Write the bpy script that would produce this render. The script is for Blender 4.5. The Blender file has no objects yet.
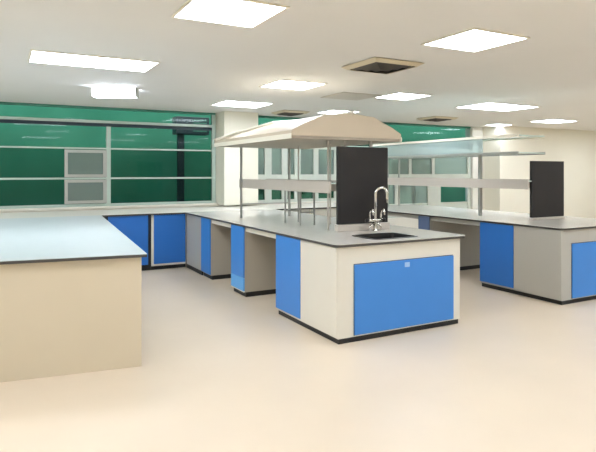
import bpy, bmesh, math, random
from mathutils import Vector, Matrix
random.seed(7)
sc = bpy.context.scene
col = sc.collection

# ------------------------------------------------------------------ materials
def s2l(c):
    return tuple(((v/12.92) if v <= .04045 else ((v+.055)/1.055)**2.4) for v in (x/255 for x in c)) + (1,)

def mat(name, rgb, rough=.5, metal=0, var=.04, scale=6, bump=0, spec=.5, coat=0):
    m = bpy.data.materials.new(name); m.use_nodes = True
    nt = m.node_tree; b = nt.nodes['Principled BSDF']
    tc = nt.nodes.new('ShaderNodeTexCoord'); n = nt.nodes.new('ShaderNodeTexNoise')
    n.inputs['Scale'].default_value = scale; n.inputs['Detail'].default_value = 4
    nt.links.new(tc.outputs['Object'], n.inputs['Vector'])
    r = nt.nodes.new('ShaderNodeValToRGB')
    c = s2l(rgb)
    r.color_ramp.elements[0].position = .3; r.color_ramp.elements[1].position = .7
    r.color_ramp.elements[0].color = tuple(x*(1-var) for x in c[:3]) + (1,)
    r.color_ramp.elements[1].color = tuple(min(1, x*(1+var)) for x in c[:3]) + (1,)
    nt.links.new(n.outputs['Fac'], r.inputs['Fac']); nt.links.new(r.outputs['Color'], b.inputs['Base Color'])
    b.inputs['Roughness'].default_value = rough; b.inputs['Metallic'].default_value = metal
    b.inputs['Specular IOR Level'].default_value = spec
    if coat: b.inputs['Coat Weight'].default_value = coat
    if bump:
        bp = nt.nodes.new('ShaderNodeBump'); bp.inputs['Strength'].default_value = bump; bp.inputs['Distance'].default_value = .01
        n2 = nt.nodes.new('ShaderNodeTexNoise'); n2.inputs['Scale'].default_value = scale*12
        nt.links.new(tc.outputs['Object'], n2.inputs['Vector'])
        nt.links.new(n2.outputs['Fac'], bp.inputs['Height']); nt.links.new(bp.outputs['Normal'], b.inputs['Normal'])
    return m

def emit(name, rgb, strength):
    m = bpy.data.materials.new(name); m.use_nodes = True
    nt = m.node_tree; nt.nodes.clear()
    o = nt.nodes.new('ShaderNodeOutputMaterial'); e = nt.nodes.new('ShaderNodeEmission')
    e.inputs['Color'].default_value = s2l(rgb); e.inputs['Strength'].default_value = strength
    nt.links.new(e.outputs[0], o.inputs[0]); return m

def glass(name, tint, gloss=.12, haze=0, haze_rgb=(200, 210, 205)):
    m = bpy.data.materials.new(name); m.use_nodes = True
    nt = m.node_tree; nt.nodes.clear()
    o = nt.nodes.new('ShaderNodeOutputMaterial')
    t = nt.nodes.new('ShaderNodeBsdfTransparent'); t.inputs['Color'].default_value = s2l(tint)
    g = nt.nodes.new('ShaderNodeBsdfGlossy'); g.inputs['Roughness'].default_value = .03
    f = nt.nodes.new('ShaderNodeFresnel'); f.inputs['IOR'].default_value = 1.22
    mx = nt.nodes.new('ShaderNodeMixShader')
    nt.links.new(f.outputs[0], mx.inputs[0]); nt.links.new(t.outputs[0], mx.inputs[1]); nt.links.new(g.outputs[0], mx.inputs[2])
    last = mx
    if haze:
        d = nt.nodes.new('ShaderNodeBsdfDiffuse'); d.inputs['Color'].default_value = s2l(haze_rgb)
        m2 = nt.nodes.new('ShaderNodeMixShader'); m2.inputs[0].default_value = haze
        nt.links.new(mx.outputs[0], m2.inputs[1]); nt.links.new(d.outputs[0], m2.inputs[2]); last = m2
    nt.links.new(last.outputs[0], o.inputs[0]); return m

def net_mat():
    m = bpy.data.materials.new('green_netting'); m.use_nodes = True
    nt = m.node_tree; nt.nodes.clear()
    o = nt.nodes.new('ShaderNodeOutputMaterial')
    d = nt.nodes.new('ShaderNodeBsdfDiffuse'); tr = nt.nodes.new('ShaderNodeBsdfTranslucent'); mx = nt.nodes.new('ShaderNodeMixShader')
    tc = nt.nodes.new('ShaderNodeTexCoord'); n = nt.nodes.new('ShaderNodeTexNoise'); n.inputs['Scale'].default_value = 1.1; n.inputs['Detail'].default_value = 5
    r = nt.nodes.new('ShaderNodeValToRGB')
    r.color_ramp.elements[0].position = .3; r.color_ramp.elements[0].color = s2l((74, 146, 122))
    r.color_ramp.elements[1].position = .7; r.color_ramp.elements[1].color = s2l((92, 166, 142))
    nt.links.new(tc.outputs['Object'], n.inputs['Vector']); nt.links.new(n.outputs['Fac'], r.inputs['Fac'])
    for s in (d, tr): nt.links.new(r.outputs['Color'], s.inputs['Color'])
    mx.inputs[0].default_value = .5
    nt.links.new(d.outputs[0], mx.inputs[1]); nt.links.new(tr.outputs[0], mx.inputs[2]); nt.links.new(mx.outputs[0], o.inputs[0])
    return m

M = dict(
    floor=mat('vinyl_floor', (216, 200, 178), .38, var=.03, scale=1.2),
    ceiling=mat('ceiling_paint', (222, 221, 218), .8, var=.012, scale=1),
    wall=mat('wall_paint', (226, 222, 206), .75, var=.015, scale=2),
    dado=mat('pale_wall', (222, 220, 210), .7, var=.015, scale=2),
    cream=mat('cream_laminate', (217, 213, 201), .42, var=.012, scale=3),
    sand=mat('sand_laminate', (205, 193, 170), .45, var=.012, scale=3),
    greige=mat('greige_laminate', (178, 170, 155), .45, var=.012, scale=3),
    grey=mat('grey_laminate', (176, 174, 166), .45, var=.012, scale=3),
    blue=mat('blue_laminate', (58, 130, 208), .4, var=.015, scale=3),
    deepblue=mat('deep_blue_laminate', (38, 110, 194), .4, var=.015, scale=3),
    skyblue=mat('light_blue_laminate', (92, 168, 232), .4, var=.015, scale=3),
    black=mat('black_plinth', (22, 21, 20), .5, var=.05),
    top=mat('grey_worktop', (202, 197, 189), .22, var=.02, scale=9),
    palet=mat('pale_worktop', (190, 199, 200), .3, var=.015, scale=9),
    edge=mat('dark_worktop_edge', (66, 64, 62), .4, var=.04),
    board=mat('black_board', (27, 23, 22), .6, var=.05, scale=10, bump=.1),
    canopy=mat('tan_canopy', (200, 186, 164), .5, var=.02, scale=3),
    trim=mat('cream_trim', (236, 230, 214), .4, var=.01),
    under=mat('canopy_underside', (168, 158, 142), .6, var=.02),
    alu=mat('grey_aluminium', (168, 168, 162), .35, .5, var=.02),
    chrome=mat('chrome', (214, 212, 205), .12, 1, var=.01),
    shelf=mat('grey_shelf_fascia', (196, 188, 178), .4, var=.015),
    bglass=mat('glass_edge_shelf', (205, 222, 216), .12, var=.02),
    frame=mat('window_frame_metal', (176, 192, 182), .4, .2, var=.02),
    whitef=mat('white_window_frame', (198, 204, 194), .45, var=.02),
    greenf=mat('green_window_frame', (70, 130, 112), .4, var=.03),
    sink=mat('black_sink', (30, 29, 27), .3, var=.06),
    vent=mat('vent_cream', (208, 196, 170), .5, var=.02),
    ventd=mat('vent_dark', (66, 60, 54), .6, var=.1, scale=20),
    greyblue=mat('grey_blue_laminate', (88, 106, 140), .4, var=.02),
    plate=mat('pale_label', (150, 184, 222), .4, var=.03),
    dark=mat('dark_navy_metal', (24, 44, 54), .5, var=.08),
    lampbody=mat('lamp_body', (190, 190, 184), .5, var=.01),
    ground=mat('ground_concrete', (150, 150, 142), .9, var=.1, scale=3),
    facade=mat('pale_facade', (176, 190, 184), .8, var=.04, scale=1),
    leaf=mat('leaf_green', (86, 122, 84), .7, var=.35, scale=9),
    bark=mat('bark', (92, 80, 66), .9, var=.2, scale=12),
    pane=mat('facade_window', (88, 112, 112), .25, var=.05),
    net=net_mat(),
    glass=glass('clear_glass', (232, 239, 236)),
    greenglass=glass('green_glass', (200, 214, 209)),
    frost=glass('hazy_glass', (176, 190, 182), haze=.28, haze_rgb=(190, 206, 198)),
    deepgreenglass=glass('deep_green_glass', (132, 162, 148)),
    clearest=glass('plain_glass', (246, 250, 248)),
    paleglass=glass('pale_glass', (226, 240, 238), haze=.3, haze_rgb=(226, 236, 236)),
    white=glass('frosted_film', (230, 238, 232), haze=.8, haze_rgb=(222, 230, 220)),
    lamp=emit('lamp_diffuser', (236, 244, 255), 15),
)

# ------------------------------------------------------------------ mesh helpers
def box(bm, x0, x1, y0, y1, z0, z1, bev=0):
    vs = [bm.verts.new(p) for p in ((x0,y0,z0),(x1,y0,z0),(x1,y1,z0),(x0,y1,z0),(x0,y0,z1),(x1,y0,z1),(x1,y1,z1),(x0,y1,z1))]
    fs = [bm.faces.new([vs[i] for i in q]) for q in ((3,2,1,0),(4,5,6,7),(0,1,5,4),(1,2,6,5),(2,3,7,6),(3,0,4,7))]
    if bev:
        es = list({e for f in fs for e in f.edges})
        bmesh.ops.bevel(bm, geom=es, offset=bev, segments=2, affect='EDGES', profile=.6)
    return bm

def tube(bm, pts, r, n=12, cap=True):
    pts = [Vector(p) for p in pts]; rings = []
    rr = r if isinstance(r, (list, tuple)) else [r]*len(pts)
    for i, p in enumerate(pts):
        d = (pts[min(i+1, len(pts)-1)] - pts[max(i-1, 0)]).normalized()
        a = Vector((0,0,1)) if abs(d.z) < .9 else Vector((1,0,0))
        u = d.cross(a).normalized(); v = d.cross(u).normalized()
        if rings:  # keep frames aligned
            pu = (rings[-1][0].co - pts[i-1]).normalized()
            u = (pu - d*pu.dot(d)).normalized(); v = d.cross(u).normalized()
        rings.append([bm.verts.new(p + (u*math.cos(2*math.pi*k/n) + v*math.sin(2*math.pi*k/n))*rr[i]) for k in range(n)])
    for A, B in zip(rings, rings[1:]):
        for k in range(n): bm.faces.new((A[k], A[(k+1) % n], B[(k+1) % n], B[k]))
    if cap: bm.faces.new(rings[0][::-1]); bm.faces.new(rings[-1])
    return bm

def prism(bm, outline, z0, z1, bev=0):
    lo = [bm.verts.new((x, y, z0)) for x, y in outline]; hi = [bm.verts.new((x, y, z1)) for x, y in outline]
    n = len(lo); fs = [bm.faces.new(lo[::-1]), bm.faces.new(hi)]
    for i in range(n): fs.append(bm.faces.new((lo[i], lo[(i+1) % n], hi[(i+1) % n], hi[i])))
    if bev: bmesh.ops.bevel(bm, geom=list({e for f in fs for e in f.edges}), offset=bev, segments=2, affect='EDGES')
    return bm

def rrect(x0, x1, y0, y1, r, n=6):
    o = []
    for cx, cy, a0 in ((x1-r, y1-r, 0), (x0+r, y1-r, 90), (x0+r, y0+r, 180), (x1-r, y0+r, 270)):
        for k in range(n+1):
            t = math.radians(a0 + 90*k/n); o.append((cx + r*math.cos(t), cy + r*math.sin(t)))
    return o

def obj(name, bm, m, parent=None, smooth=False):
    """one mesh object; vertices given in the parent's own space"""
    bmesh.ops.recalc_face_normals(bm, faces=bm.faces[:])
    me = bpy.data.meshes.new(name); bm.to_mesh(me); bm.free()
    if smooth:
        for p in me.polygons: p.use_smooth = True
    o = bpy.data.objects.new(name, me); me.materials.append(m if not isinstance(m, str) else M[m])
    col.objects.link(o)
    if parent: o.parent = parent
    return o

def B(*a, **k): return box(bmesh.new(), *a, **k)

def tag(o, label, cat, group=None):
    o['label'] = label; o['category'] = cat
    if group: o['group'] = group
    return o

def thing(name, label, cat, loc, rz=0, group=None):
    o = bpy.data.objects.new(name, None); o.empty_display_size = .1; col.objects.link(o)
    o.location = loc; o.rotation_euler = (0, 0, rz)
    return tag(o, label, cat, group)

def struct(name, bm, m, parent=None):
    o = obj(name, bm, m, parent)
    if not parent: o['kind'] = 'structure'
    return o

def dup(src, loc, label, group=None):
    r = src.copy(); col.objects.link(r); r.location = loc; r['label'] = label
    if group: r['group'] = group
    for ch in list(src.children):
        c = ch.copy(); col.objects.link(c); c.parent = r
        for g in list(ch.children):
            d = g.copy(); col.objects.link(d); d.parent = c
    return r

# ------------------------------------------------------------------ layout (metres; x along the window wall, y towards it)
ZC = 2.68          # ceiling
YW = 10.3          # inner face of window wall
XL, XR, YB = -3.2, 15.8, -2.6
BH = .9            # bench height
IX, IY = 2.64, 4.3 # near left corner of first island
IW = 1.46
DX = 3.05          # spacing of islands

# ---- room shell
struct('floor', B(XL-.2, XR+.2, YB-.2, YW+.25, -.1, 0), 'floor')
struct('ceiling', B(XL-.2, XR+.2, YB-.2, YW+.25, ZC, ZC+.12), 'ceiling')
struct('wall_left', B(XL-.2, XL, YB-.2, YW+.25, 0, ZC), 'wall')
struct('wall_right', B(XR, XR+.2, YB-.2, YW+.25, 0, ZC), 'wall')
struct('wall_front', B(XL, XR, YB-.2, YB, 0, ZC), 'wall')
bm = bmesh.new()
SILL = .93
box(bm, XL, 7.0, YW, YW+.25, 0, SILL); box(bm, 7.0, 10.25, YW, YW+.25, 0, .5); box(bm, 10.25, XR, YW, YW+.25, 0, SILL)   # dado below the windows
box(bm, 10.25, XR, YW, YW+.25, SILL, ZC)             # solid wall to the right
struct('wall_back', bm, 'dado')
struct('column_1', B(3.62, 4.3, 9.92, YW+.25, SILL+.002, ZC), 'wall')
struct('column_2', B(10.6, XR-.8, 9.75, YW, .001, ZC), 'wall')
struct('trim_1', B(XL, 3.61, YW-.06, YW+.02, SILL, SILL+.03), 'cream')

# ---- windows
def window(name, x0, x1, parts):
    w = bpy.data.objects.new(name, None); col.objects.link(w); w.location = (x0, YW+.1, SILL); w['kind'] = 'structure'
    for nm, rect, m in parts:
        obj(nm, B(rect[0]-x0, rect[1]-x0, rect[4], rect[5], rect[2]-SILL, rect[3]-SILL, bev=rect[6] if len(rect) > 6 else 0), m, w)
    return w
x0, x1 = XL, 3.61
P = [('window_frame', (x0, x1, SILL+.03, SILL+.07, -.03, .05), 'frame'),
     ('window_frame', (x0, x1, ZC-.035, ZC, -.03, .05), 'greenf'),
     ('window_frame', (x1-.07, x1, SILL+.07, ZC-.035, -.03, .05), 'frame'),
     ('transom', (x0, x1-.07, 2.40, 2.445, -.05, .05), 'frame'),
     ('transom_dark_beam', (x0, x1-.07, 2.345, 2.40, -.02, .05), 'dark'),  # dark beam below the pale transom
     ('transom', (x0, x1-.07, 1.945, 1.97, -.03, .03), 'frame'),
     ('transom', (x0, x1-.07, 1.425, 1.455, -.035, .035), 'frame')]
for mx in (-.75, 1.66):
    P.append(('mullion', (mx-.035, mx+.035, SILL+.07, 2.345, -.025, .04), 'frame'))
for za, zb, g in ((SILL+.07, 1.425, 'greenglass'), (1.455, 1.945, 'greenglass'), (1.97, 2.345, 'glass'), (2.445, ZC-.035, 'glass')):
    P.append(('window_pane', (x0, x1-.07, za, zb, -.004, .004), g))
w1 = window('window_1', x0, x1, P)
# casement sash beside the tall mullion
for zl, zh in ((1.46, 1.93), (1.01, 1.42)):
    sash = bmesh.new(); o_ = [(.95-x0, zl-SILL), (1.625-x0, zl-SILL), (1.625-x0, zh-SILL), (.95-x0, zh-SILL)]
    i_ = [(1.0-x0, zl+.05-SILL), (1.565-x0, zl+.05-SILL), (1.565-x0, zh-.05-SILL), (1.0-x0, zh-.05-SILL)]
    L4 = [[sash.verts.new((x, y, z)) for x, z in q] for q, y in ((o_, -.06), (i_, -.06), (i_, -.027), (o_, -.027))]
    for A, Bq in zip(L4, L4[1:]+L4[:1]):
        for k in range(4): sash.faces.new((A[k], A[(k+1) % 4], Bq[(k+1) % 4], Bq[k]))
    sh = obj('casement_sash', sash, 'alu', w1)
    obj('window_pane', B(1.0-x0, 1.565-x0, -.045, -.037, zl+.051-SILL, zh-.051-SILL), 'frost', sh)

x0, x1 = 4.31, 10.25
P = [('window_frame', (x0, 7.0, SILL, SILL+.06, -.03, .05), 'whitef'), ('window_frame', (7.0, x1, .5, .56, -.03, .05), 'whitef'), ('transom', (7.0, x1, .785, .815, -.028, .04), 'whitef'),
     ('window_frame', (x0, x1, ZC-.04, ZC, -.03, .05), 'greenf'),
     ('transom', (x0, x1, 2.031, 2.10, -.04, .05), 'whitef'),
     ('transom', (x0, x1, 1.34, 1.50, -.034, .046), 'whitef'),
     ('window_pane', (x0, x1, 2.10, ZC-.04, -.004, .004), 'glass')]
for ma, mb_ in ((x0, 4.46), (4.64, 4.79), (5.02, 5.15), (5.31, 5.45), (5.76, 5.88), (6.27, 6.4), (6.93, 7.0), (7.6, 7.66), (8.3, 8.38), (9.0, 9.08)):
    P.append(('mullion', (ma, mb_, SILL+.06 if ma < 7 else 1.50, 2.03, -.03, .05), 'whitef'))
for ma, mb_ in ((7.001, 7.12), (7.9, 8.04), (8.87, 9.27)):
    P.append(('mullion', (ma, mb_, .56, 1.34, -.03, .05), 'whitef'))
P.append(('mullion', (x1-.1, x1, .56, 2.03, -.03, .05), 'whitef'))
P += [('window_pane', (x0, 7.0, SILL+.06, 1.34, -.004, .004), 'deepgreenglass'),
      ('window_pane', (7.0, 9.0, .815, 1.34, -.004, .004), 'frost'), ('window_pane', (9.0, x1, .815, 1.34, -.004, .004), 'clearest'),
      ('window_pane', (7.0, x1, .56, .785, -.004, .004), 'white'),
      ('window_pane', (x0, 7.0, 1.50, 2.03, -.004, .004), 'frost'),
      ('window_pane', (7.0, x1, 1.50, 2.03, -.004, .004), 'frost')]
window('window_2', x0, x1, P)

# ---- outside
struct('ground', B(-14, 30, YW+.3, 40, -.4, -.3), 'ground')
def sheet(xa, xb, y, za, zb, nx=60, nz=14, amp=.05, ph=0):
    bm = bmesh.new(); g = []
    for layer in (0, .012):
        rows = []
        for j in range(nz+1):
            z = za + (zb-za)*j/nz
            rows.append([bm.verts.new((xa+(xb-xa)*i/nx, layer + amp*math.sin(i*.7+ph)*math.sin(j*.5+.3), z)) for i in range(nx+1)])
        g.append(rows)
    for rows in g:
        for j in range(nz):
            for i in range(nx): bm.faces.new((rows[j][i], rows[j][i+1], rows[j+1][i+1], rows[j+1][i]))
    A, Bq = g
    for i in range(nx):
        bm.faces.new((A[0][i], A[0][i+1], Bq[0][i+1], Bq[0][i])); bm.faces.new((A[nz][i], A[nz][i+1], Bq[nz][i+1], Bq[nz][i]))
    return bm
n1 = thing('safety_netting', 'green building netting hung outside the wide window on the left', 'netting', (0, 12.2, -.3))
obj('net_sheet', sheet(-7, 4.9, 0, .0, 4.6), 'net', n1, True)
nb = bmesh.new(); tube(nb, [(-7, .06, .05), (4.9, .06, .05)], .03); tube(nb, [(-7, .06, 4.55), (4.9, .06, 4.55)], .03)
obj('net_pole', nb, 'dark', n1)
n2 = thing('safety_netting', 'green building netting seen high through the window above the shelf racks', 'netting', (0, 12.3, -.3))
obj('net_sheet', sheet(5.0, 13.2, 0, 2.55, 4.6, 40, 8, .04, 1), 'net', n2, True)
nb = bmesh.new(); tube(nb, [(5.0, .06, 2.56), (13.2, .06, 2.56)], .03); tube(nb, [(5.0, .06, 4.55), (13.2, .06, 4.55)], .03)
for xx in (5.05, 9.1, 13.15): tube(nb, [(xx, .06, 0), (xx, .06, 4.55)], .035)
obj('net_pole', nb, 'dark', n2)

n3 = thing('safety_netting', 'low green netting outside the bottom window pane behind the flat shelf rack', 'netting', (0, 12.0, -.3))
obj('net_sheet', sheet(10.7, 13.0, 0, .0, 1.75, 20, 8, .03, 2), 'net', n3, True)
nb = bmesh.new(); tube(nb, [(10.75, .05, 0), (10.75, .05, 1.75), (12.95, .05, 1.75), (12.95, .05, 0)], .025); obj('net_pole', nb, 'dark', n3)

ou = thing('outdoor_unit', 'dark metal unit on a post outside the top right corner of the green window', 'outdoor unit', (3.5, 11.45, -.3))
obj('post', B(-.33, -.2, -.05, .05, 0, 2.62), 'dark', ou)
obj('casing', B(-.4, .3, -.15, .15, 2.62, 2.98, bev=.02), 'dark', ou)
lv = bmesh.new()
for k in range(5): box(lv, -.05, .24, -.165, -.152, 2.68+k*.055, 2.70+k*.055)
obj('grille', lv, 'greenf', ou)

fb = thing('neighbouring_building', 'pale building across the yard seen through the shelf racks', 'building', (9, 22, -.3))
obj('wall', B(-8, 9, 0, 1, 0, 9), 'facade', fb)
for i in range(11):
    for z in (.9, 3.4):
        o = obj('window', B(-7.4+i*1.5, -6.5+i*1.5, -.03, .03, z, z+1.4), 'pane', fb)
obj('roof', B(-8.2, 9.2, -.3, 1.2, 9, 9.2), 'shelf', fb)

def tree(x, y, h, r, label, seed):
    rnd = random.Random(seed)
    t = thing('yard_tree', label, 'tree', (x, y, -.3), 0, 'trees in the yard')
    bm = bmesh.new(); tube(bm, [(0,0,0), (.04,.02,h*.4), (.0,.05,h*.75)], [.09, .07, .04]); obj('trunk', bm, 'bark', t, True)
    bm = bmesh.new()
    for k in range(420):
        th, ph = rnd.uniform(0, 6.283), math.acos(rnd.uniform(-1, 1)); q = r*rnd.uniform(.45, 1)
        c = Vector((q*math.sin(ph)*math.cos(th), q*math.sin(ph)*math.sin(th), h*.72 + q*1.15*math.cos(ph)))
        R = Matrix.Rotation(rnd.uniform(0, 6.28), 3, 'Z') @ Matrix.Rotation(rnd.uniform(-1, 1), 3, 'X')
        s = rnd.uniform(.08, .16)
        vs = [bm.verts.new(c + R @ Vector(p)*s) for p in ((-1,0,0), (-.3,.45,.12), (1,0,-.1), (-.3,-.45,.12), (0,0,-.06))]
        bm.faces.new((vs[0], vs[1], vs[4])); bm.faces.new((vs[1], vs[2], vs[4])); bm.faces.new((vs[2], vs[3], vs[4])); bm.faces.new((vs[3], vs[0], vs[4]))
    obj('crown', bm, 'leaf', t)
tree(7.6, 14.6, 2.7, .75, 'leafy tree outside the window left of the black board', 3)
tree(12.6, 15.5, 2.6, .8, 'leafy tree outside the window between the two shelf racks', 5)

# ---- worktops
def worktop(name, label, outline, m, overh=0, edge_out=.0):
    t = thing(name, label, 'worktop', (outline[0][0], outline[0][1], BH))
    ox, oy = outline[0]
    o = [(x-ox, y-oy) for x, y in outline]
    obj('slab', prism(bmesh.new(), o, -.004, 0), m, t)
    cx = sum(p[0] for p in o)/len(o); cy = sum(p[1] for p in o)/len(o)
    obj('edge_band', prism(bmesh.new(), [(x, y) for x, y in o], -.026, -.0045), 'edge', t)
    return t
def island_outline(x):
    r = .07; L, R_, N, F = x-.03, x+IW+.085, IY-.03, 8.97
    o = [(R_, F), (L, F)]
    for cx, cy, a0 in ((L+r, N+r, 180), (R_-r, N+r, 270)):
        for k in range(7):
            t = math.radians(a0+90*k/6); o.append((cx+r*math.cos(t), cy+r*math.sin(t)))
    return o
# first island top has a sink cut-out: build as ring
SX0, SX1, SY0, SY1 = 3.14, 3.66, 4.43, 4.84
def island_top_with_sink():
    t = thing('worktop', 'grey worktop of the near island with the sink let into it', 'worktop', (IX, IY, BH))
    oo = [(x-IX, y-IY) for x, y in island_outline(IX)]
    ii = [(x-IX, y-IY) for x, y in rrect(SX0, SX1, SY0, SY1, .05, 4)]
    for nm, za, zb, m in (('slab', -.004, 0, 'top'), ('edge_band', -.026, -.0045, 'edge')):
        bm = bmesh.new()
        for z in (za, zb):
            es = []
            for loop in (oo, ii):
                vs = [bm.verts.new((x, y, z)) for x, y in loop]
                es += [bm.edges.new((vs[i], vs[(i+1) % len(vs)])) for i in range(len(vs))]
            bmesh.ops.triangle_fill(bm, use_beauty=True, edges=es)
        bm.verts.ensure_lookup_table(); n = len(oo)+len(ii); k = 0
        for loop in (oo, ii):
            L = len(loop)
            for i in range(L):
                a, b = k+i, k+(i+1) % L
                bm.faces.new((bm.verts[a], bm.verts[b], bm.verts[b+n], bm.verts[a+n]))
            k += L
        obj(nm, bm, m, t)
    return t
GAPS = ((5.572, 6.498), (6.942, 7.778))
def rails(t, dx, px, py, gaps, m):
    for a, b in gaps:
        obj('apron_rail', B(dx+IX+.01-px, dx+IX+.03-px, a-py, b-py, -.085, -.027), m, t)
t = island_top_with_sink(); rails(t, 0, IX, IY, GAPS, 'trim')
o2 = island_outline(IX+DX)
t = worktop('worktop', 'grey worktop of the right hand island, running back to the windows', o2, 'top'); rails(t, DX, o2[0][0], o2[0][1], ((5.572, 6.598), (6.862, 8.9)), 'grey')
worktop('worktop', 'cream edged worktop running under the windows along the back wall', [(XL, 8.975), (6.4, 8.975), (6.4, YW), (XL, YW)], 'cream')
# backsplash of the wall bench
tag(obj('backsplash', B(XL, 6.4, YW-.022, YW-.001, BH+.001, BH+.03), 'cream'), 'low cream upstand at the back of the window worktop', 'backsplash')
LT = [(1.02, 4.56), (1.33, 8.97), (-.20, 8.97), (-.60, 4.80)]
worktop('worktop', 'pale bluish worktop of the bench in the left foreground', LT, 'palet')

# ---- island cabinets
def hollow(x0, x1, y0, y1, z0, z1, t):
    """open topped case, walls t thick"""
    bm = bmesh.new()
    def rg(d, z): return [bm.verts.new(p) for p in ((x0+d, y0+d, z), (x1-d, y0+d, z), (x1-d, y1-d, z), (x0+d, y1-d, z))]
    rs = [rg(0, z0), rg(0, z1), rg(t, z1), rg(t, z0+t)]
    bm.faces.new(rs[0][::-1]); bm.faces.new(rs[3])
    for a, b in zip(rs, rs[1:]):
        for i in range(4): bm.faces.new((a[i], a[(i+1) % 4], b[(i+1) % 4], b[i]))
    return bm
def end_cabinet():
    t = thing('base_cabinet', 'cream sink cabinet with a wide blue door at the end of the near island', 'cabinet', (IX, IY, 0), 0, 'island end cabinets')
    obj('plinth', B(.012, IW-.012, .012, 1.26, 0, .048), 'black', t)
    obj('carcass', hollow(0, IW, 0, 1.27, .0495, BH-.0265, .018), 'cream', t)
    gap = obj('door_recess', B(.165, 1.365, -.0015, -.0002, .06, .712), 'edge', t)
    d = obj('door', B(.17, 1.36, -.018, -.002, .066, .706, bev=.002), 'blue', t)
    lk = obj('lock_plate', B(.735, .795, -.0225, -.0185, .64, .685, bev=.002), 'plate', d); lk['label'] = 'small pale lock plate'
    d = obj('side_door', B(-.018, -.001, .70, 1.268, .075, BH-.03, bev=.002), 'blue', t)
    obj('side_panel', B(-.016, -.001, .002, .694, .058, BH-.03, bev=.002), 'cream', t)
    return t
ec = end_cabinet()
e2 = dup(ec, (IX+DX, IY, 0), 'grey sided end cabinet with a narrow blue side door on the right hand island', 'island end cabinets')
for c in list(e2.children):
    if c.name.startswith(('carcass', 'side_panel')):
        c.data = c.data.copy(); c.data.materials[0] = M['grey']
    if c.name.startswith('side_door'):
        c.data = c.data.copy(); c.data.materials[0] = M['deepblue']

def mid_cabinet(x, y0, y1, label, m='blue', side='greige', drawer=True):
    t = thing('base_cabinet', label, 'cabinet', (x, y0, 0), 0, 'cabinets along the islands')
    h = y1-y0
    obj('plinth', B(.02, IW-.02, .01, h-.01, 0, .06), 'black', t)
    obj('carcass', B(0, IW, 0, h, .0615, BH-.0265), side, t)
    z = .075
    if drawer:
        w = obj('lower_front', B(-.018, -.001, .004, h-.004, .075, .235, bev=.002), 'skyblue', t); w['label'] = 'lighter blue lower front'; z = .24
        obj('bottom_rail', B(-.016, -.001, .0, h, .062, .073), 'trim', t)
    obj('door', B(-.018, -.001, .004, h-.004, z, BH-.03, bev=.002), m, t)
    return t
mid_cabinet(IX, 6.5, 6.94, 'narrow blue fronted cabinet standing between two knee spaces of the near island')
mid_cabinet(IX, 7.78, 8.19, 'narrow blue fronted cabinet of the near island, nearest the windows', drawer=False)
mid_cabinet(IX+DX, 6.6, 6.86, 'grey cabinet with black plinth seen in the gap right of the near island', 'greyblue', 'grey', False)
# corner filler between island and window bench
t = thing('filler_panel', 'plain grey panel closing the corner between island and window cabinets', 'panel', (IX, 8.2, 0))
obj('panel', B(.0, .02, .0, .80, .065, BH-.027), 'grey', t); obj('plinth', B(.006, .022, 0, .80, 0, .064), 'black', t)

# ---- window bench cabinets
def wall_cabinet(xa, xb, label, edged, m='deepblue'):
    t = thing('base_cabinet', label, 'cabinet', (xa, 9.02, 0), 0, 'cabinets under the window')
    w = xb-xa
    obj('plinth', B(.0, w, .03, 1.2, 0, .06), 'black', t)
    obj('carcass', B(0, w, .0, 1.25, .0615, BH-.0265), 'trim' if edged else 'black', t)
    i = .035 if edged else .012
    obj('door', B(i, w-(.012 if edged else .05), -.018, -.001, .095, BH-.03, bev=.002), m, t)
    return t
wall_cabinet(2.085, 2.635, 'deep blue cabinet with pale frame under the window, right of the black upright', True)
wall_cabinet(1.42, 2.08, 'deep blue cabinet under the window, half hidden by the left foreground bench', False)

wall_cabinet(4.2, 4.92, 'pale cabinet under the middle window, left one seen through the near rack', True, 'dado')
wall_cabinet(4.93, 5.65, 'pale cabinet under the middle window, right one, behind the rack uprights', True, 'dado')

# ---- left foreground bench
t = thing('base_cabinet', 'long bench with a plain sand coloured end panel in the left foreground', 'cabinet', (.95, 4.45, 0), 0)
def rel(pts): return [(x-.95, y-4.45) for x, y in pts]
obj('carcass', prism(bmesh.new(), rel([(.985, 4.62), (1.3, 8.95), (-.17, 8.95), (-.56, 4.86)]), .0865, BH-.0265), 'cream', t)
obj('plinth', prism(bmesh.new(), rel([(.965, 4.64), (1.28, 8.93), (-.15, 8.93), (-.54, 4.88)]), 0, .085), 'sand', t)
obj('end_panel', prism(bmesh.new(), rel([(.985, 4.60), (.986, 4.6185), (-.559, 4.8585), (-.56, 4.84)]), .001, BH-.0265), 'sand', t)

# ---- sink and tap
t = thing('sink', 'black sink let into the near island in front of the black board', 'sink', (SX0, SY0, BH))
w, d = SX1-SX0, SY1-SY0
bm = bmesh.new()
def ring(off, z, r): return [bm.verts.new((x, y, z)) for x, y in rrect(-off, w+off, -off, d+off, r, 4)]
R_ = [ring(.022, .001, .07), ring(.02, .006, .07), ring(-.008, .006, .045), ring(-.012, -.02, .04), ring(-.03, -.24, .04)]
for A, Bq in zip(R_, R_[1:]):
    for i in range(len(A)): bm.faces.new((A[i], A[(i+1) % len(A)], Bq[(i+1) % len(A)], Bq[i]))
bm.faces.new(R_[-1])
obj('basin', bm, 'sink', t)
bm = bmesh.new(); tube(bm, [(w/2, d/2, -.239), (w/2, d/2, -.232)], .035, 20); obj('drain', bm, 'chrome', t)

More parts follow.
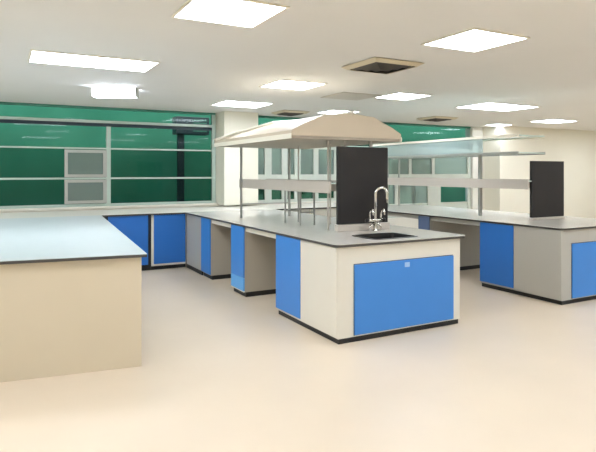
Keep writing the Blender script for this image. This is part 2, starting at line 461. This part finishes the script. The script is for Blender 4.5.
t = thing('faucet', 'tall chrome three outlet laboratory tap beside the black board', 'faucet', (3.60, 5.08, BH))
bm = bmesh.new(); tube(bm, [(0,0,0), (0,0,.012), (0,0,.02), (0,0,.10)], [.034, .034, .022, .02], 16); obj('base', bm, 'chrome', t, True)
bm = bmesh.new()
pts = [(0,0,.10), (0,0,.41)] + [(.0+.0, -.065+.065*math.cos(a), .41+.065*math.sin(a)) for a in [math.pi*k/10 for k in range(1, 11)]] + [(0, -.13, .36), (0, -.135, .31)]
rot = Matrix.Rotation(math.radians(70), 3, 'Z')
pts = [tuple(rot @ Vector(p)) for p in pts]
tube(bm, pts, [.017]*(len(pts)-1) + [.013], 12); obj('spout', bm, 'chrome', t, True)
bm = bmesh.new(); tube(bm, [(-.085,0,.12), (.085,0,.12)], .018, 12); obj('manifold', bm, 'chrome', t, True)
for sx in (-1, 1):
    bm = bmesh.new()
    q = [(sx*.075,0,.12), (sx*.075,0,.2), (sx*.075,-.02,.235), (sx*.075,-.05,.24), (sx*.075,-.065,.21), (sx*.075,-.065,.18)]
    tube(bm, q, [.012,.012,.011,.011,.01,.008], 10); obj('side_outlet', bm, 'chrome', t, True)
    bm = bmesh.new(); tube(bm, [(sx*.085,0,.12), (sx*.1,0,.12), (sx*.102,0,.12), (sx*.13,0,.12)], [.01,.01,.022,.02], 12); obj('tap_handle', bm, 'black', t, True)
    bm = bmesh.new(); tube(bm, [(sx*.02,0,.09), (sx*.075,0,.05), (sx*.075,0,.0)], .01, 10); obj('support_leg', bm, 'chrome', t, True)

# ---- reagent rack of the near island, with hipped canopy
def posts(t, spots, ztop, r=.011, m='shelf'):
    for x, y in spots: obj('upright', B(x-r, x+r, y-r, y+r, .001, ztop, bev=.003), m, t)
t = thing('reagent_rack', 'two tier shelf rack with pitched tan canopy on the near island', 'rack', (3.37, 5.25, BH), 0, 'shelf racks')
RX, RY = 3.37, 5.25
posts(t, [(-.40, 2.2), (.36, 2.2)], .999, .014, 'alu')
posts(t, [(-.18, .16), (.2, .75), (.2, 1.6)], .999, .008)
posts(t, [(-.19, .80), (.0, .80), (-.19, 1.22), (.0, 1.22)], .49, .009, 'alu')
posts(t, [(-.02, .06), (.33, .06)], .999, .014)
for yy in (.80, 1.22): obj('crossbar', B(-.18, -.01, yy-.008, yy+.008, .15, .166), 'alu', t)
obj('crossbar', B(-.386, .346, 2.192, 2.208, .19, .206), 'alu', t)
def fascia(t, y0, y1):
    obj('shelf_fascia', B(-.232, -.21, y0, y1, .415, .545), 'shelf', t); obj('shelf_fascia', B(.21, .232, y0, y1, .415, .545), 'shelf', t)
    obj('shelf', B(-.209, .209, y0, y1, .52, .532), 'bglass', t)
fascia(t, .04, 2.7)
# canopy (hip end towards the windows)
ez, rz = 1.90-BH, 2.19-BH
L, Rr, N, F = IX-.02-RX, IX+IW-.07-RX, -.07, 2.32
prof = [(L, .03), (L, .085), (L+.14, .155), (L+.40, .262), (0, .29), (Rr-.38, .262), (Rr-.13, .155), (Rr, .085), (Rr, .03)]
bm = bmesh.new()
ye = [F - max(0, h-.085)/.205*1.25 for _, h in prof]
A_ = [bm.verts.new((x, N, ez+h)) for x, h in prof]; E_ = [bm.verts.new((x, y, ez+h)) for (x, h), y in zip(prof, ye)]
bm.faces.new(A_); bm.faces.new(E_[::-1]); bm.faces.new((A_[0], A_[-1], E_[-1], E_[0]))
for i in range(len(prof)-1): bm.faces.new((A_[i], A_[i+1], E_[i+1], E_[i]))
obj('canopy', bm, 'canopy', t)
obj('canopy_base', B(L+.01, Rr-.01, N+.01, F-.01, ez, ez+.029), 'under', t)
tr = bmesh.new()
tube(tr, [(prof[i][0], ye[i]-.0, ez+prof[i][1]+.012) for i in (1, 2, 3, 4)] + [(0, N, rz+.012)], .02, 8)
obj('ridge_trim', tr, 'trim', t)
obj('eave_trim', B(L-.012, L-.001, N, F, ez-.002, ez+.05), 'trim', t)
obj('eave_trim', B(Rr+.001, Rr+.012, N, F, ez-.002, ez+.05), 'trim', t)
obj('end_board', B(3.21-RX, 3.88-RX, -.02, .02, .075, .93, bev=.004), 'board', t)
obj('board_foot', B(3.2-RX, 3.89-RX, -.045, .04, .001, .073, bev=.004), 'shelf', t)

# ---- rack of the right island: flat shelves
t = thing('reagent_rack', 'flat shelf rack with black end board on the right hand island', 'rack', (RX+DX, 5.25, BH), 0, 'shelf racks')
posts(t, [(-.19, .86)], 1.13, .022, 'alu')
posts(t, [(-.19, 3.15), (.15, 3.25)], 1.13, .014, 'alu')
posts(t, [(.12, .08), (.33, .06)], .79, .014, 'alu')
obj('glass_front', B(-.404, -.4, .6, 3.4, .926, 1.124), 'paleglass', t)
fascia(t, -.04, 3.4)
for z, m in ((.89, 'alu'), (1.125, 'trim')):
    obj('shelf', B(-.40, .11, -.04, 3.4, z+.01, z+.025), 'bglass', t)
    obj('shelf_edge', B(-.415, -.401, -.04, 3.4, z, z+.035), m, t)
    obj('shelf_edge', B(.111, .125, -.04, 3.4, z, z+.035), m, t)
obj('end_board', B(6.27-RX-DX, 6.93-RX-DX, -.045, -.005, .03, .80, bev=.004), 'board', t)
obj('board_foot', B(6.25-RX-DX, 6.94-RX-DX, -.065, -.003, .001, .028, bev=.004), 'shelf', t)

# ---- ceiling lights
def panel(x, y, w, d, label):
    t = thing('ceiling_light', label, 'ceiling light', (x, y, ZC), 0, 'flat ceiling lights')
    fr = bmesh.new(); f = .02
    for a in ((-w/2-f, w/2+f, -d/2-f, -d/2), (-w/2-f, w/2+f, d/2, d/2+f), (-w/2-f, -w/2, -d/2, d/2), (w/2, w/2+f, -d/2, d/2)):
        box(fr, a[0], a[1], a[2], a[3], -.012, -.001)
    obj('frame', fr, 'trim', t); obj('diffuser', B(-w/2+.001, w/2-.001, -d/2+.001, d/2-.001, -.009, -.001), 'lamp', t)
    return t
panel(.84, 6.13, 1.15, .6, 'large bright ceiling panel at the top left, nearest the left bench')
panel(3.3, 6.5, .62, .62, 'added glowing panel standing in for the soft ceiling glow over the tan canopy')  # soft glow on the ceiling, built here as an emissive panel
panel(5.22, 6.67, .58, .58, 'square ceiling panel above the aisle between the two islands')
panel(5.55, 9.04, .58, .58, 'square ceiling panel just over the canopy peak, close to the windows')
panel(3.5, 8.75, .8, .7, 'glowing ceiling panel directly in front of the cream column by the green window')
panel(7.5, 6.95, 1.2, .75, 'wide glowing ceiling panel above the flat shelf rack')
panel(10.4, 9.6, .5, .4, 'small far ceiling panel beside the back wall on the right')
panel(10.7, 8.3, .8, .6, 'ceiling panel at the far right, above the right black board')
panel(1.4, 3.75, .6, .6, 'added square ceiling panel overhead in the foreground, left of the top vent')  # added with the next one for more light, continuing the panel grid
panel(3.55, 3.55, .6, .6, 'added square ceiling panel overhead in the foreground, right of the top vent')
for x, y in ((-1.6, 3.8), (-1.8, 6.4), (6.4, 2.4), (9.0, 4.0), (11.5, 5.2), (1.2, .6), (3.6, .2), (6.0, 0), (13.5, 8.0), (-1.4, 8.8), (12, 2), (-1.4, 0)):  # unseen panels added to brighten the room and the near front faces
    panel(x, y, 1.2, .6, 'added oblong ceiling panel behind or beside the viewer, put in to light the room').__setitem__('group', 'added ceiling panels out of view')
t = thing('ceiling_light', 'box shaped ceiling lamp hung just in front of the green window', 'ceiling light', (1.36, 7.95, ZC), -math.radians(27))
obj('end_cap', B(-.30, -.281, -.08, .08, -.125, -.001), 'lampbody', t); obj('end_cap', B(.281, .29, -.08, .08, -.125, -.001), 'lampbody', t)
obj('diffuser', B(-.28, .28, -.08, .08, -.12, -.012), 'lamp', t); obj('top_tray', B(-.28, .28, -.08, .08, -.011, -.001), 'lampbody', t)

# ---- ceiling vents and blank panel
def vent(x, y, s, label):
    t = thing('ceiling_vent', label, 'ceiling vent', (x, y, ZC), 0, 'ceiling vents')
    obj('backing', B(-s/2+.02, s/2-.02, -s/2+.02, s/2-.02, -.006, -.001), 'ventd', t)
    for k in range(4):
        a = s/2*(1-.23*k); b = a-.05*s/.6; bm = bmesh.new(); z0 = -.012-.012*k
        o_ = [bm.verts.new((sx*a, sy*a, z0)) for sx, sy in ((-1,-1),(1,-1),(1,1),(-1,1))]
        i_ = [bm.verts.new((sx*b, sy*b, z0-.03)) for sx, sy in ((-1,-1),(1,-1),(1,1),(-1,1))]
        o2_ = [bm.verts.new((sx*a, sy*a, z0+.005)) for sx, sy in ((-1,-1),(1,-1),(1,1),(-1,1))]
        i2_ = [bm.verts.new((sx*b, sy*b, z0-.025)) for sx, sy in ((-1,-1),(1,-1),(1,1),(-1,1))]
        for q in range(4):
            p = (q+1) % 4
            bm.faces.new((o_[q], o_[p], i_[p], i_[q])); bm.faces.new((o2_[q], o2_[p], i2_[p], i2_[q]))
            bm.faces.new((o_[q], o_[p], o2_[p], o2_[q])); bm.faces.new((i_[q], i_[p], i2_[p], i2_[q]))
        obj('louvre' if k else 'frame', bm, 'vent' if k == 0 else 'ventd', t)
    return t
vent(3.5, 4.82, .62, 'square louvred ceiling vent at the top centre over the near island')
vent(7.95, 9.0, .62, 'square louvred ceiling vent over the far end of the flat shelf rack')
vent(4.75, 9.45, .55, 'dark ceiling vent close to the cream column and the upper green glass')
tag(obj('grey_ceiling_panel', B(-.33, .33, -.33, .33, -.01, -.001), 'shelf'), 'flat grey square panel on the ceiling between the glowing panels above the canopy', 'ceiling hatch').location = (4.55, 7.05, ZC)  # plain grey square just below the ceiling

# ------------------------------------------------------------------ world, camera, colour
w = bpy.data.worlds.new('daylight'); sc.world = w; w.use_nodes = True
nt = w.node_tree; bg = nt.nodes['Background']
sky = nt.nodes.new('ShaderNodeTexSky'); sky.sky_type = 'HOSEK_WILKIE'; sky.turbidity = 8
sky.sun_direction = Vector((.2, -.6, .75)).normalized()
nt.links.new(sky.outputs[0], bg.inputs['Color']); bg.inputs['Strength'].default_value = 9.0

cam = bpy.data.cameras.new('camera'); co = bpy.data.objects.new('camera', cam); col.objects.link(co)
co.location = (0, 0, 1.55); co.rotation_euler = (math.pi/2, 0, -math.radians(29.4))
cam.sensor_width = 36; cam.lens = 563/596*36
cam.shift_x = -19/596; cam.shift_y = -54/596
cam.clip_start = .05; cam.clip_end = 200
sc.camera = co
vs = sc.view_settings
vs.view_transform = 'Standard'; vs.look = 'None'; vs.gamma = 1; vs.use_curve_mapping = False; vs.exposure = .46
sc.cycles.max_bounces = 10; sc.cycles.diffuse_bounces = 6; sc.cycles.transparent_max_bounces = 16
sc.cycles.sample_clamp_indirect = 6
